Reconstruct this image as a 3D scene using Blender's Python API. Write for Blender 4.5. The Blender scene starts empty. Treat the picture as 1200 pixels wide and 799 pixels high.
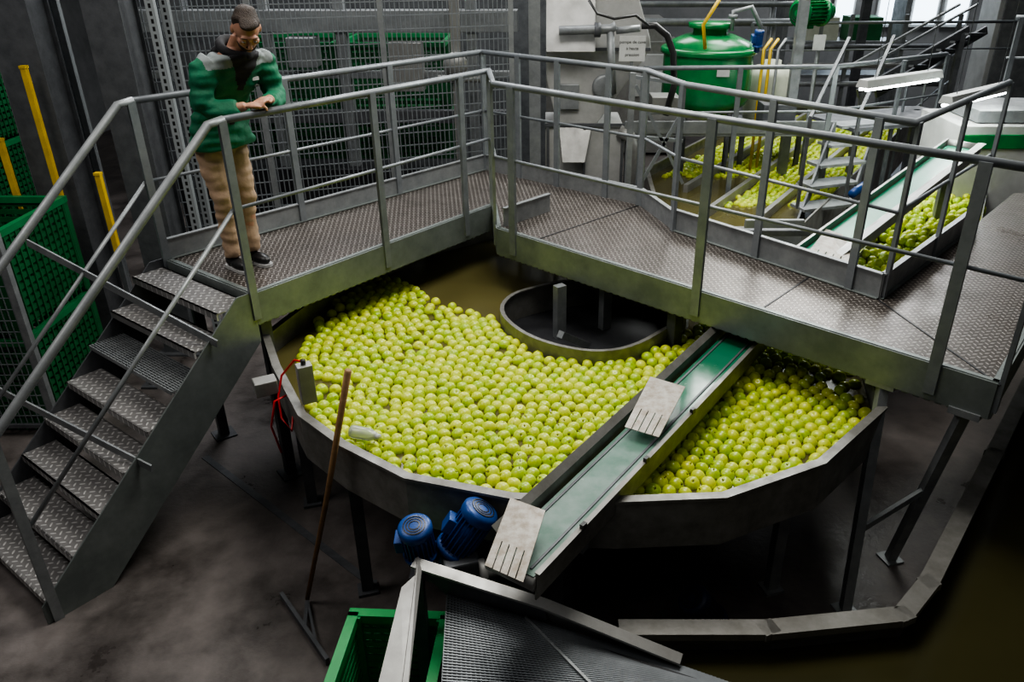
import bpy,bmesh,math,random
from mathutils import Vector as V, Matrix, Euler, noise
random.seed(7)
SC=bpy.context.scene; C=SC.collection
F=930.0;CX=640.0;CY=399.5;TH=math.radians(27);CZ=3.55
ct,st=math.cos(TH),math.sin(TH)
def ray(px,py):
    u=(px-CX)/F; v=(CY-py)/F
    return V((u,ct+v*st,-st+v*ct))
def G(px,py,z):
    d=ray(px,py); t=(z-CZ)/d.z; return V((d.x*t,d.y*t,z))
def GY(px,py,Y):
    d=ray(px,py); t=Y/d.y; return V((d.x*t,Y,CZ+d.z*t))
def up(p,z): return V((p[0],p[1],z))
Z=V((0,0,1))
# ---------------- materials
def newmat(n):
    m=bpy.data.materials.new(n); m.use_nodes=True
    return m,m.node_tree,m.node_tree.nodes['Principled BSDF']
def nd(nt,t,**k):
    n=nt.nodes.new(t)
    for a,b in k.items(): setattr(n,a,b)
    return n
def mt(nt,op,a,b=None,c=None):
    n=nt.nodes.new('ShaderNodeMath'); n.operation=op
    for i,x in enumerate((a,b,c)):
        if x is None: continue
        if isinstance(x,(int,float)): n.inputs[i].default_value=x
        else: nt.links.new(x,n.inputs[i])
    return n.outputs[0]
def mixc(nt,f,a,b):
    n=nt.nodes.new('ShaderNodeMix'); n.data_type='RGBA'
    for i,x in ((0,f),(6,a),(7,b)):
        if isinstance(x,(int,float)): n.inputs[i].default_value=x
        elif isinstance(x,tuple): n.inputs[i].default_value=(*x[:3],1)
        else: nt.links.new(x,n.inputs[i])
    return n.outputs[2]
def noisef(nt,vec,scale,detail=4,rough=.6):
    n=nt.nodes.new('ShaderNodeTexNoise'); n.inputs['Scale'].default_value=scale
    n.inputs['Detail'].default_value=detail; n.inputs['Roughness'].default_value=rough
    nt.links.new(vec,n.inputs['Vector']); return n.outputs[0]
def ramp(nt,f,a,b):
    n=nt.nodes.new('ShaderNodeMapRange'); n.inputs[1].default_value=a; n.inputs[2].default_value=b
    nt.links.new(f,n.inputs[0]); return n.outputs[0]
def mat(n,c1,c2=None,scale=6,rough=.5,metal=0,bump=0,bscale=40,r2=None,emit=None,es=1,lo=.35,hi=.65,trans=0):
    m,nt,b=newmat(n); c2=c2 or tuple(x*.75 for x in c1)
    tc=nd(nt,'ShaderNodeTexCoord').outputs['Object']
    f=ramp(nt,noisef(nt,tc,scale,6,.65),lo,hi)
    nt.links.new(mixc(nt,f,c1,c2),b.inputs['Base Color'])
    b.inputs['Metallic'].default_value=metal
    if r2 is None: b.inputs['Roughness'].default_value=rough
    else: nt.links.new(mt(nt,'MULTIPLY_ADD',f,r2-rough,rough),b.inputs['Roughness'])
    if bump:
        bp=nd(nt,'ShaderNodeBump'); bp.inputs['Strength'].default_value=bump; bp.inputs['Distance'].default_value=.01
        nt.links.new(noisef(nt,tc,bscale,4),bp.inputs['Height']); nt.links.new(bp.outputs[0],b.inputs['Normal'])
    if emit: b.inputs['Emission Color'].default_value=(*emit,1); b.inputs['Emission Strength'].default_value=es
    if trans: b.inputs['Transmission Weight'].default_value=trans
    return m
galv=mat('galvanised',(.30,.315,.32),(.20,.212,.22),7,.40,.4,.05,60,.55)
railm=mat('rail_steel',(.25,.27,.285),(.18,.195,.21),7,.38,.4,.03,60,.5)
galvd=mat('galvanised_dark',(.13,.135,.145),(.08,.085,.093),7,.5,.35,.08,50,.6)
beamm=mat('walkway_edge',(.23,.255,.245),(.15,.17,.165),4,.36,.4,.05,40,.5)
steel=mat('stainless',(.37,.37,.355),(.25,.245,.235),4,.36,.45,.04,30,.5)
hopm=mat('pale_hopper_steel',(.50,.50,.49),(.36,.36,.35),3,.4,.3,.04,20,.55)
rimm=mat('wet_rim_steel',(.25,.245,.23),(.15,.145,.13),6,.36,.4,.08,45,.52)
combm=mat('comb_plate',(.42,.40,.36),(.24,.20,.155),22,.45,.2,.1,40)
darkm=mat('dark_machine',(.035,.036,.04),(.015,.015,.018),5,.5,.3)
blackp=mat('black_plastic',(.012,.012,.013),(.03,.03,.03),8,.4)
conc=mat('wet_concrete',(.034,.029,.027),(.20,.175,.165),1.9,.22,0,.4,22,.75,lo=.30,hi=.72)
wallm=mat('hall_wall',(.24,.245,.25),(.17,.175,.18),2,.8)
greenc=mat('crate_green',(.014,.20,.065),(.011,.14,.045),4,.45,0)
greend=mat('crate_green_deep',(.010,.125,.038),(.007,.08,.025),4,.5,0)
blue=mat('motor_blue',(.018,.08,.30),(.012,.05,.2),8,.35,.1)
wood=mat('old_wood',(.30,.17,.07),(.17,.09,.035),9,.6,0,.2,60)
yellow=mat('safety_yellow',(.70,.46,.01),(.5,.33,.01),6,.45)
redm=mat('red_cable',(.6,.015,.02),(.4,.01,.01),6,.4)
tankg=mat('enamel_green',(.01,.23,.06),(.008,.15,.045),4,.25)
white=mat('white_paint',(.60,.61,.60),(.46,.47,.46),4,.45)
cream=mat('milky_plastic',(.5,.52,.42),(.4,.42,.33),4,.4)
glass=mat('bright_window',(.6,.75,.9),(.5,.65,.8),2,.2,emit=(.70,.85,1.0),es=5)
tubem=mat('lamp_tube',(1,1,1),(1,1,1),1,.3,emit=(.92,1,.95),es=36)
belt,nt,b=newmat('belt_green')
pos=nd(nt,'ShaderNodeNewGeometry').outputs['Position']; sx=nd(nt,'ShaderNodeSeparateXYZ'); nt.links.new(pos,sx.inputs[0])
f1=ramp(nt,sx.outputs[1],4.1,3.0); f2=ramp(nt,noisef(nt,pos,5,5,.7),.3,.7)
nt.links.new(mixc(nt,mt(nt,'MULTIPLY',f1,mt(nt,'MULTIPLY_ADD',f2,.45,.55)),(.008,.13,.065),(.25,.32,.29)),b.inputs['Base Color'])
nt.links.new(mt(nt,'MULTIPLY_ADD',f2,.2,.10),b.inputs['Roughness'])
def watermat(n,ca,cb):
    m,nt,b=newmat(n)
    tc=nd(nt,'ShaderNodeTexCoord').outputs['Object']
    nt.links.new(mixc(nt,noisef(nt,tc,1.2),ca,cb),b.inputs['Base Color'])
    b.inputs['Roughness'].default_value=.14; b.inputs['Specular IOR Level'].default_value=.3
    bp=nd(nt,'ShaderNodeBump'); bp.inputs['Strength'].default_value=.08; bp.inputs['Distance'].default_value=.01
    nt.links.new(noisef(nt,tc,6,2),bp.inputs['Height']); nt.links.new(bp.outputs[0],b.inputs['Normal'])
    return m
water=watermat('murky_water',(.048,.044,.017),(.028,.026,.011)); water2=watermat('tank_water',(.12,.105,.038),(.07,.062,.024))
def treadplate(name,ca,cb,s=.042,ang=-.92,met=.5):
    m,nt,b=newmat(name)
    pos=nd(nt,'ShaderNodeNewGeometry').outputs['Position']
    vr=nd(nt,'ShaderNodeVectorRotate',rotation_type='Z_AXIS'); vr.inputs['Angle'].default_value=ang+.785
    nt.links.new(pos,vr.inputs['Vector'])
    sx=nd(nt,'ShaderNodeSeparateXYZ'); nt.links.new(vr.outputs[0],sx.inputs[0])
    x=mt(nt,'DIVIDE',sx.outputs[0],s); y=mt(nt,'DIVIDE',sx.outputs[1],s)
    fx=mt(nt,'SUBTRACT',mt(nt,'FRACT',x),.5); fy=mt(nt,'SUBTRACT',mt(nt,'FRACT',y),.5)
    par=mt(nt,'MODULO',mt(nt,'ABSOLUTE',mt(nt,'ADD',mt(nt,'FLOOR',x),mt(nt,'FLOOR',y))),2)
    inv=mt(nt,'SUBTRACT',1,par)
    du=mt(nt,'ADD',mt(nt,'MULTIPLY',fx,inv),mt(nt,'MULTIPLY',fy,par))
    dv=mt(nt,'ADD',mt(nt,'MULTIPLY',fy,inv),mt(nt,'MULTIPLY',fx,par))
    d=mt(nt,'ADD',mt(nt,'POWER',mt(nt,'ABSOLUTE',mt(nt,'DIVIDE',du,.46)),2),mt(nt,'POWER',mt(nt,'ABSOLUTE',mt(nt,'DIVIDE',dv,.17)),2))
    mask=mt(nt,'MAXIMUM',mt(nt,'SUBTRACT',1,d),0)
    ms=mt(nt,'MINIMUM',mt(nt,'MULTIPLY',mask,2),1)
    nz=ramp(nt,noisef(nt,pos,2.3,6,.7),.3,.7)
    c=mixc(nt,ms,mixc(nt,nz,ca,tuple(q*.5 for q in ca)),mixc(nt,nz,cb,tuple(q*.6 for q in cb)))
    nt.links.new(c,b.inputs['Base Color'])
    b.inputs['Metallic'].default_value=met
    nt.links.new(mt(nt,'MULTIPLY_ADD',nz,.22,.25),b.inputs['Roughness'])
    bp=nd(nt,'ShaderNodeBump'); bp.inputs['Strength'].default_value=.8; bp.inputs['Distance'].default_value=.004
    nt.links.new(ms,bp.inputs['Height']); nt.links.new(bp.outputs[0],b.inputs['Normal'])
    return m
tread=treadplate('chequer_plate',(.115,.098,.086),(.42,.385,.36),.036)
tread2=treadplate('chequer_tread',(.30,.29,.285),(.70,.685,.67),.045,-.92,.35)
def apple_mat(name,ns,single):
    m,nt,b=newmat(name)
    oi=nd(nt,'ShaderNodeObjectInfo').outputs['Random']; ri=nd(nt,'ShaderNodeNewGeometry').outputs['Random Per Island']
    rr=mt(nt,'FRACT',mt(nt,'ADD',oi,mt(nt,'MULTIPLY',ri,7.3)))
    tc=nd(nt,'ShaderNodeTexCoord').outputs['Object']
    c=mixc(nt,rr,(.33,.50,.020),(.60,.66,.045))
    c=mixc(nt,mt(nt,'MULTIPLY',ramp(nt,noisef(nt,tc,ns,2),.45,.8),.45),c,(.72,.69,.10))
    if single:
        s=nd(nt,'ShaderNodeSeparateXYZ'); nt.links.new(tc,s.inputs[0])
        r=mt(nt,'SQRT',mt(nt,'ADD',mt(nt,'POWER',s.outputs[0],2),mt(nt,'POWER',s.outputs[1],2)))
        c=mixc(nt,mt(nt,'MULTIPLY',ramp(nt,r,.11,.05),.6),c,(.14,.13,.018))
    nt.links.new(c,b.inputs['Base Color']); b.inputs['Roughness'].default_value=.24
    return m
applem=apple_mat('green_apple_skin',1.6,True); applebulk=apple_mat('green_apple_skin_far',18,False)
stemm=mat('apple_stem',(.07,.04,.015),(.04,.025,.01),5,.7)
# ---------------- mesh builder
ROOT={}
class MB:
    def __init__(s): s.v=[];s.f=[];s.sm=[]
    def add(s,vs,fs,smooth=False):
        o=len(s.v); s.v+= [V(p) for p in vs]; s.f+=[tuple(i+o for i in f) for f in fs]; s.sm+=[smooth]*len(fs)
    def extr(s,pts,vec):
        vec=V(vec); n=len(pts); pts=[V(p) for p in pts]
        vs=pts+[p+vec for p in pts]
        fs=[tuple(range(n))[::-1],tuple(range(n,2*n))]+[(i,(i+1)%n,n+(i+1)%n,n+i) for i in range(n)]
        s.add(vs,fs)
    def prism(s,poly,z0,z1): s.extr([V((p[0],p[1],z0)) for p in poly],(0,0,z1-z0))
    def box(s,c,size,rz=0):
        c=V(c); M=Matrix.Rotation(rz,3,'Z'); h=V(size)/2
        p=[c+M@V((sx*h.x,sy*h.y,-h.z)) for sx,sy in ((-1,-1),(1,-1),(1,1),(-1,1))]
        s.extr(p,(0,0,size[2]))
    def bar(s,p,q,w,h,upv=Z):
        p,q=V(p),V(q); d=(q-p).normalized(); side=d.cross(V(upv))
        if side.length<1e-4: side=d.cross(V((1,0,0)))
        side.normalize(); u=side.cross(d)
        s.extr([p-side*w/2-u*h/2,p+side*w/2-u*h/2,p+side*w/2+u*h/2,p-side*w/2+u*h/2],q-p)
    def rings(s,R,smooth=True,cap=True):
        n=len(R[0]); vs=[p for r in R for p in r]; fs=[]
        for k in range(len(R)-1):
            for i in range(n): fs.append((k*n+i,k*n+(i+1)%n,(k+1)*n+(i+1)%n,(k+1)*n+i))
        if cap: fs.append(tuple(range(n))[::-1]); fs.append(tuple(range((len(R)-1)*n,len(R)*n)))
        s.add(vs,fs,smooth)
    def tube(s,p,q,r,n=10,r2=None): s.path([p,q],r,n,[r,r2 if r2 else r])
    def path(s,pts,r,n=8,rs=None,flat=1):
        pts=[V(p) for p in pts]; R=[]; 
        t0=(pts[1]-pts[0]).normalized(); a=t0.cross(Z)
        if a.length<1e-3: a=t0.cross(V((0,1,0)))
        a.normalize()
        for i,p in enumerate(pts):
            t=((pts[min(i+1,len(pts)-1)]-pts[max(i-1,0)])).normalized()
            a=(a-t*a.dot(t)).normalized(); bb=t.cross(a); rr=rs[i] if rs else r
            R.append([p+(a*math.cos(2*math.pi*k/n)+bb*math.sin(2*math.pi*k/n)*flat)*rr for k in range(n)])
        s.rings(R)
    def lathe(s,prof,o,axis=Z,n=20,smooth=True):
        o=V(o); ax=V(axis).normalized(); a=ax.cross(V((0,0,1)) if abs(ax.z)<.9 else V((1,0,0))).normalized(); bb=ax.cross(a)
        s.rings([[o+ax*z+(a*math.cos(2*math.pi*k/n)+bb*math.sin(2*math.pi*k/n))*max(r,.0004) for k in range(n)] for r,z in prof],smooth)
    def ell(s,c,r,M=None,n=16,m=10):
        c=V(c); R=[]
        for i in range(m+1):
            ph=math.pi*i/m; sr=max(math.sin(ph),.01)
            ring=[]
            for k in range(n):
                th=2*math.pi*k/n; p=V((r[0]*sr*math.cos(th),r[1]*sr*math.sin(th),-r[2]*math.cos(ph)))
                ring.append(c+(M@p if M else p))
            R.append(ring)
        s.rings(R)
    def ring(s,pts,th,z0,z1,closed=True,cen=None):
        n=len(pts); pts=[V((p[0],p[1],0)) for p in pts]
        cen=V(cen) if cen else sum(pts,V((0,0,0)))/n
        inn=[p+(cen-p).normalized()*th for p in pts]
        for i in range(n if closed else n-1):
            j=(i+1)%n
            s.extr([up(pts[i],z0),up(pts[j],z0),up(inn[j],z0),up(inn[i],z0)],(0,0,z1-z0))
    def mesh(s,name,off=V((0,0,0))):
        me=bpy.data.meshes.new(name); me.from_pydata([p-off for p in s.v],[],s.f)
        me.polygons.foreach_set('use_smooth',s.sm); me.update()
        bm=bmesh.new(); bm.from_mesh(me); bmesh.ops.recalc_face_normals(bm,faces=bm.faces); bm.to_mesh(me); bm.free()
        return me
    def build(s,name,m,parent=None,bevel=0,label=None,cat=None,group=None,kind=None,lab=None):
        if parent: off=ROOT[parent.name]
        else:
            xs=[p.x for p in s.v];ys=[p.y for p in s.v];zs=[p.z for p in s.v]
            off=V(((min(xs)+max(xs))/2,(min(ys)+max(ys))/2,min(zs)))
        me=s.mesh(name,off); me.materials.append(m)
        o=bpy.data.objects.new(name,me); C.objects.link(o)
        if parent: o.parent=parent
        else: o.location=off
        ROOT[o.name]=off
        if bevel:
            bv=o.modifiers.new('b','BEVEL'); bv.width=bevel; bv.segments=2; bv.limit_method='ANGLE'
        tag(o,label,cat,group,kind)
        if lab: o['label']=lab
        return o
def tag(o,label=None,cat=None,group=None,kind=None):
    if label: o['label']=label
    if cat: o['category']=cat
    if group: o['group']=group
    if kind: o['kind']=kind
def thing(name,loc,label,cat,group=None):
    o=bpy.data.objects.new(name,None); C.objects.link(o); o.location=loc; o.empty_display_size=.1
    ROOT[o.name]=V(loc); tag(o,label,cat,group); return o
def copy_tree(o,parent=None):
    c=o.copy(); C.objects.link(c); c.parent=parent
    for ch in list(o.children): copy_tree(ch,c)
    return c
def fillpoly(name,outer,holes,z,m,**k):
    bm=bmesh.new()
    for loop in [outer]+holes:
        vs=[bm.verts.new((p[0],p[1],z)) for p in loop]
        for i in range(len(vs)): bm.edges.new((vs[i],vs[(i+1)%len(vs)]))
    bmesh.ops.triangle_fill(bm,edges=bm.edges[:],use_beauty=True)
    for f in bm.faces:
        f.normal_update()
        if f.normal.z<0: f.normal_flip()
    me=bpy.data.meshes.new(name); bm.to_mesh(me); bm.free(); me.materials.append(m)
    o=bpy.data.objects.new(name,me); C.objects.link(o); ROOT[o.name]=V((0,0,0)); tag(o,**k); return o
def inpoly(p,poly):
    x,y=p[0],p[1]; r=False; n=len(poly)
    for i in range(n):
        a,b2=poly[i],poly[(i+1)%n]
        if (a[1]>y)!=(b2[1]>y) and x<(b2[0]-a[0])*(y-a[1])/(b2[1]-a[1])+a[0]: r=not r
    return r
def text_obj(name,body,size,M,m,parent):
    cu=bpy.data.curves.new(name,'FONT'); cu.body=body; cu.size=size; cu.align_x='CENTER'; cu.extrude=.001
    t=bpy.data.objects.new(name+'_tmp',cu); C.objects.link(t); bpy.context.view_layer.update()
    me=bpy.data.meshes.new_from_object(t.evaluated_get(bpy.context.evaluated_depsgraph_get()))
    bpy.data.objects.remove(t); me.transform(M); me.materials.clear(); me.materials.append(m)
    o=bpy.data.objects.new(name,me); C.objects.link(o); o.parent=parent; return o
# ---------------- room
def struct(name,c,size,m):
    b_=MB(); b_.box(c,size); return b_.build(name,m,kind='structure')
struct('floor',(1.5,8.5,-.05),(21,19,.1),conc)
struct('wall_back',(1.5,18.1,3.2),(21,.2,6.6),wallm)
struct('wall_left',(-9.1,8.5,3.2),(.2,19,6.6),wallm)
struct('wall_right',(12.1,8.5,3.2),(.2,19,6.6),wallm)
struct('ceiling',(1.5,8.5,6.6),(21,19,.2),darkm)
for i,(a,b2) in enumerate(((975,1000),(1026,1060),(1066,1098),(1104,1134))):
    p=GY(a,20,17.95);q=GY(b2,20,17.95)
    w=MB(); w.box(((p.x+q.x)/2,17.96,2.7),(q.x-p.x,.06,1.7)); o=w.build('window_%d'%(i+1),white,kind='structure')
    w=MB(); w.box(((p.x+q.x)/2,17.92,2.7),(q.x-p.x-.1,.03,1.58)); w.build('pane',glass,o)
b_=MB(); b_.bar(G(240,535,.003),G(430,680,.003),.05,.006); b_.build('drain_channel',galvd,label='narrow floor drain line crossing the concrete left of the tank',cat='drain')
# ---------------- platforms
A0=V((-1.89,4.68,0));A1=V((-.454,6.59,0));B0=V((-.383,5.97,0));B1=V((2.325,3.535,0))
av=V((.602,.799,0));nv=V((-.799,.602,0))
D0=V((-2.70,5.29,0));D1=V((-.60,7.75,0));D2=V((.805,6.59,0));D4=V((1.0,5.93,0));D5=V((2.11,4.61,0));D6=V((3.39,6.03,0))
C1=V((5.0,6.9,0));C2=V((4.2,6.95,0))
DK=1.5
def deck(t,poly): b_=MB(); b_.prism(poly,DK-.02,DK); return b_.build('deck_plate',tread,t)
def edge(t,p,q,z0=1.29,z1=1.505,th=.012):
    b_=MB(); p,q=up(p,0),up(q,0); d=(q-p).normalized(); o=V((d.y,-d.x,0))
    b_.extr([up(p,z0),up(q,z0),up(q,z1),up(p,z1)],o*th)
    b_.extr([up(p,z0),up(q,z0),up(q-o*.05,z0),up(p-o*.05,z0)],(0,0,.01))
    b_.extr([up(p,z1),up(q,z1),up(q-o*.03,z1),up(p-o*.03,z1)],(0,0,.006))
    n=int((q-p).length/.06)
    for i in range(n):
        c=p+d*(i+.5)*.06; b_.extr([up(c-d*.018,z0-.013),up(c+d*.018,z0-.013),up(c+d*.018,z0),up(c-d*.018,z0)],o*-.03)
    return b_.build('edge_beam',beamm,t)
def toe(t,p,q,h=.13):
    b_=MB(); b_.bar(up(p,DK+h/2),up(q,DK+h/2),.014,h); b_.bar(up(p,DK+h),up(q,DK+h),.035,.008); b_.build('toe_board',galv,t)
def leg(t,p,z1=1.3,w=.07,z0=0,m=None):
    b_=MB(); b_.box((p[0],p[1],(z0+z1)/2),(w,w,z1-z0),.65); b_.box((p[0],p[1],z0+.006),(.16,.16,.012),.65); b_.build('leg',m or galvd,t)
wl=thing('walkway_platform',(-1.3,6.3,0),'long left metal walkway deck the man stands on, above the apple tank','walkway')
deck(wl,[A0,A1,D1,D0]); edge(wl,A0,A1); edge(wl,D1,D0); edge(wl,D0,A0)
toe(wl,D0,D1,.15)
for p in (A0+nv*.08+av*.1,D0-nv*.08+av*.1,A0+av*1.3+nv*.95,D1-nv*.1-av*.3): leg(wl,p)
wr=thing('walkway_platform',(1.2,5.2,0),'wide right metal walkway deck crossing over the apple tank and wrapping around the pit','walkway')
deck(wr,[A1,B0,B1,C1,C2,D6,D5,D4,D2,D1])
edge(wr,A1,B0); edge(wr,B0,B1); edge(wr,B1,C1); edge(wr,D5,D4);edge(wr,D6,D5)
toe(wr,D1,D2,.15); toe(wr,D2,D4,.15)
toe(wr,D4,D5,.17);toe(wr,D5,D6,.17)
T0=B0+V((.05,.05,0)); toe(wr,T0,T0+V((.36,.40,0)),.15)
def lerp(a,b2,f): return a+(b2-a)*f
LT=lerp(B0,B1,.845)+V((.03,.04,0)); LT2=lerp(B0,B1,.97)+V((.02,.03,0))
for p,q in ((G(990,715,0),up(LT,1.3)),(G(1042,688,0)+V((.1,.25,0)),up(LT2,1.3))):
    b_=MB(); b_.bar(p,q,.055,.055,V((0,1,0))); b_.box(p+Z*.006,(.12,.12,.012),.3); b_.box(q-Z*.02,(.16,.12,.04),-.73); b_.build('leg',galv,wr)
b_=MB(); p1=lerp(G(990,715,0),up(LT,1.3),.35); p2=lerp(G(1042,688,0)+V((.1,.25,0)),up(LT2,1.3),.5); b_.bar(p1,p2,.025,.04); b_.build('leg_brace',galv,wr)
leg(wr,(.9,5.0),1.3,.08,.6)
for (p,q) in ((B0+V((1.7,-1.53,0)),B0+V((1.7,-1.53,0))+V((.52,.6,0))),(B0+V((.30,-.27,0)),D2),(G(1030,352,1.5),G(1172,452,1.5))):
    b_=MB(); b_.bar(up(p,DK+.002),up(q,DK+.002),.01,.004); b_.build('deck_seam',darkm,wr)
# ---------------- railings
RT=2.6
def rail(label,pts,posts,zt=RT,mids=(2.07,),pb=1.33,r=.020,name='guard_rail',w=.052,mm=None):
    mm=mm or railm; pts=[V((p[0],p[1],0)) for p in pts]
    t=thing(name,up(pts[0],pb),label,'railing')
    b_=MB(); b_.path([up(p,zt) for p in pts],r*1.15,10); b_.build('top_rail',mm,t)
    for z in mids:
        b_=MB(); b_.path([up(p,z) for p in pts],r*.62,8); b_.build('mid_rail',mm,t)
    for p in posts:
        p=V((p[0],p[1],0)); i=min(range(len(pts)-1),key=lambda k:abs((p-pts[k]).length+(p-pts[k+1]).length-(pts[k]-pts[k+1]).length))
        d=(pts[i+1]-pts[i]).normalized()
        b_=MB(); b_.extr([up(p-d*w/2,pb),up(p+d*w/2,pb),up(p+d*w/2,zt),up(p-d*w/2,zt)],d.cross(Z)*.025)
        b_.build('post',mm,t)
    return t
rail('front guard rail of the left walkway that the man leans on',[A0,A1],[A0,lerp(A0,A1,.48),lerp(A0,A1,.85)])
rail('rear guard rail of the left walkway behind the man',[D0,D1],[D0,lerp(D0,D1,.35),lerp(D0,D1,.66),D1])
rail('long near guard rail along the tank side of the right walkway',[A1,B0,B1,lerp(B1,C1,.9)],[A1,lerp(A1,B0,.8),lerp(B0,B1,.05),lerp(B0,B1,.505),lerp(B0,B1,.915),B1+V((.02,.02,0)),lerp(B1,C1,.5)],w=.062)
rail('guard rail on the far side of the right walkway around the pit',[D1,D2,D4,D5,D6],[lerp(D1,D2,.25),lerp(D1,D2,.5),lerp(D1,D2,.8),D2,D4,lerp(D4,D5,.45),lerp(D4,D5,.88),D5+V((.03,.03,0)),lerp(D5,D6,.5),D6])
# ---------------- stairs
stairs=thing('metal_stairs',(-2.85,4.2,0),'grey steel staircase with chequer plate treads climbing to the left walkway','stairs')
def sp(base,s,z): q=base-av*s; return V((q.x,q.y,z))
prof=[(0,1.52),(.12,1.52),(1.66,.13),(1.66,0),(1.28,0),(0,1.17)]
for base,o in ((A0,-nv*.012),(D0,nv*.012)):
    b_=MB(); b_.extr([sp(base,s,z) for s,z in prof],o); b_.build('stringer',beamm if base is A0 else galvd,stairs,.002)
for k in range(1,9):
    z=1.5-.1875*k+.145; s=.195*k-.165
    b_=MB(); c=[sp(A0,s,z),sp(D0,s,z),sp(D0,s+.235,z),sp(A0,s+.235,z)]
    b_.extr([p-Z*.008 for p in c],(0,0,.008))
    for e in (s,s+.223): b_.extr([sp(A0,e,z-.045),sp(D0,e,z-.045),sp(D0,e+.012,z-.045),sp(A0,e+.012,z-.045)],(0,0,.045))
    if k==3:
        b_=MB()
        for j in range(14): u=j/13; b_.bar(sp(A0,s+.23*u,z-.01),sp(D0,s+.23*u,z-.01),.006,.03)
        for j in range(26): p=lerp(A0,D0,j/25); b_.bar(sp(p,s,z-.005),sp(p,s+.23,z-.005),.006,.012)
    b_.build('tread',galv if k==3 else tread2,stairs,lab='open grating tread' if k==3 else None)
for (p,q) in ((G(255,403,1.30),G(32,284,1.72)),(G(178,549,.72),G(-5,455,.95)),):
    b_=MB(); b_.bar(p,q,.012,.05); b_.build('tie_bar',galv,stairs)
for base,lab in ((A0,'near inclined handrail of the staircase beside the floor'),(D0,'far inclined handrail of the staircase beside the green pallet boxes')):
    t=thing('stair_handrail',sp(base,1.6,0),lab,'railing')
    b_=MB(); b_.path([sp(base,-.02,RT),sp(base,.08,RT-.01),sp(base,1.62,1.22),sp(base,2.0,.9)],.026,10); b_.build('top_rail',galv,t)
    b_=MB(); b_.path([sp(base,.02,2.07),sp(base,1.62,.62)],.014,8); b_.build('mid_rail',galv,t)
    b_=MB(); s_=1.6; zt=RT-.9*(s_-.07)
    b_.extr([sp(base,s_-.027,0),sp(base,s_+.027,0),sp(base,s_+.027,zt),sp(base,s_-.027,zt)],-nv*.025 if base is A0 else nv*.025); 
    b_.build('post',galv,t)
# ---------------- tank
RZ=1.15
tank_px=[(310,393),(322,430),(352,487),(400,522),(475,560),(600,584),(725,588),(850,583),(965,543),(1037,478)]
tank=[G(x,y,RZ) for x,y in tank_px]+[V((2.12,4.7,0)),V((2.05,5.6,0)),V((1.75,6.5,0)),V((1.1,7.1,0)),V((.3,7.4,0)),V((-.5,7.2,0)),V((-1.1,6.7,0)),V((-1.65,5.75,0))]
IZ=1.09
isl=[G(582,366,IZ),G(608,391,IZ),G(650,407,IZ),G(700,415,IZ),G(745,408,IZ),G(786,384,IZ),V((1.1,5.3,0)),V((1.0,5.8,0)),V((.55,6.0,0)),V((.15,5.9,0)),G(625,336,IZ),G(594,346,IZ)]
isl=[up(p,0) for p in isl]
for _ in range(2):
    q_=[]
    for i in range(len(isl)):
        a_,c_=isl[i],isl[(i+1)%len(isl)]; q_+=[lerp(a_,c_,.25),lerp(a_,c_,.75)]
    isl=q_
TC=V((.1,5.05,0))
tk=thing('round_tank',TC,'large polygonal steel tank on legs full of floating green apples','tank')
b_=MB(); b_.ring(tank,.012,.86,RZ,cen=TC); b_.build('tank_wall',rimm,tk)
b_=MB(); b_.ring([up(p,0)+(up(p,0)-TC).normalized()*.015 for p in tank],.05,RZ-.005,RZ+.01,cen=TC); b_.build('rim',rimm,tk)
b_=MB(); b_.ring(isl,.008,.78,IZ); b_.build('island_wall',rimm,tk)
b_=MB(); b_.ring(isl,.03,IZ,IZ+.01); b_.build('island_rim',rimm,tk)
fb=fillpoly('tank_bottom',[up(p,0) for p in tank],[[up(p,0) for p in isl]],.86,darkm); fb.parent=tk; fb.location=-TC
fb=fillpoly('island_bottom',[up(p,0) for p in isl],[],.86,darkm); fb.parent=tk; fb.location=-TC
for p in (G(430,697,0)+V((0,.04,0)),G(903,690,0),G(352,600,0)+V((.06,.1,0)),V((.1,3.3,0)),V((-1.5,5.6,0)),V((1.85,5.4,0)),V((0,6.9,0))):
    b_=MB(); z1=.86
    b_.box((p.x,p.y,z1/2),(.07,.055,z1),.3); b_.box((p.x,p.y,.01),(.12,.11,.02),.3); b_.build('leg',galv if p.x>1 else galvd,tk)
fillpoly('tank_water',[lerp(up(p,0),TC,.008) for p in tank],[[up(p,0) for p in isl]],.985,water2,label='murky brown-green water in the round apple tank',cat='water',kind='stuff')
t=thing('island_support',(.1,5.2,.86),'steel post and slanting bar inside the curved island of the tank','support')
b_=MB(); b_.box((.10,5.35,1.07),(.08,.06,.42),.6); b_.build('post',galv,t)
b_=MB(); b_.bar((.30,5.15,.89),(.10,4.95,1.08),.05,.05); b_.build('slanting_bar',galv,t)
b_=MB(); b_.box((.45,5.5,1.07),(.08,.06,.42),.6); b_.build('post',galv,t)
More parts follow.
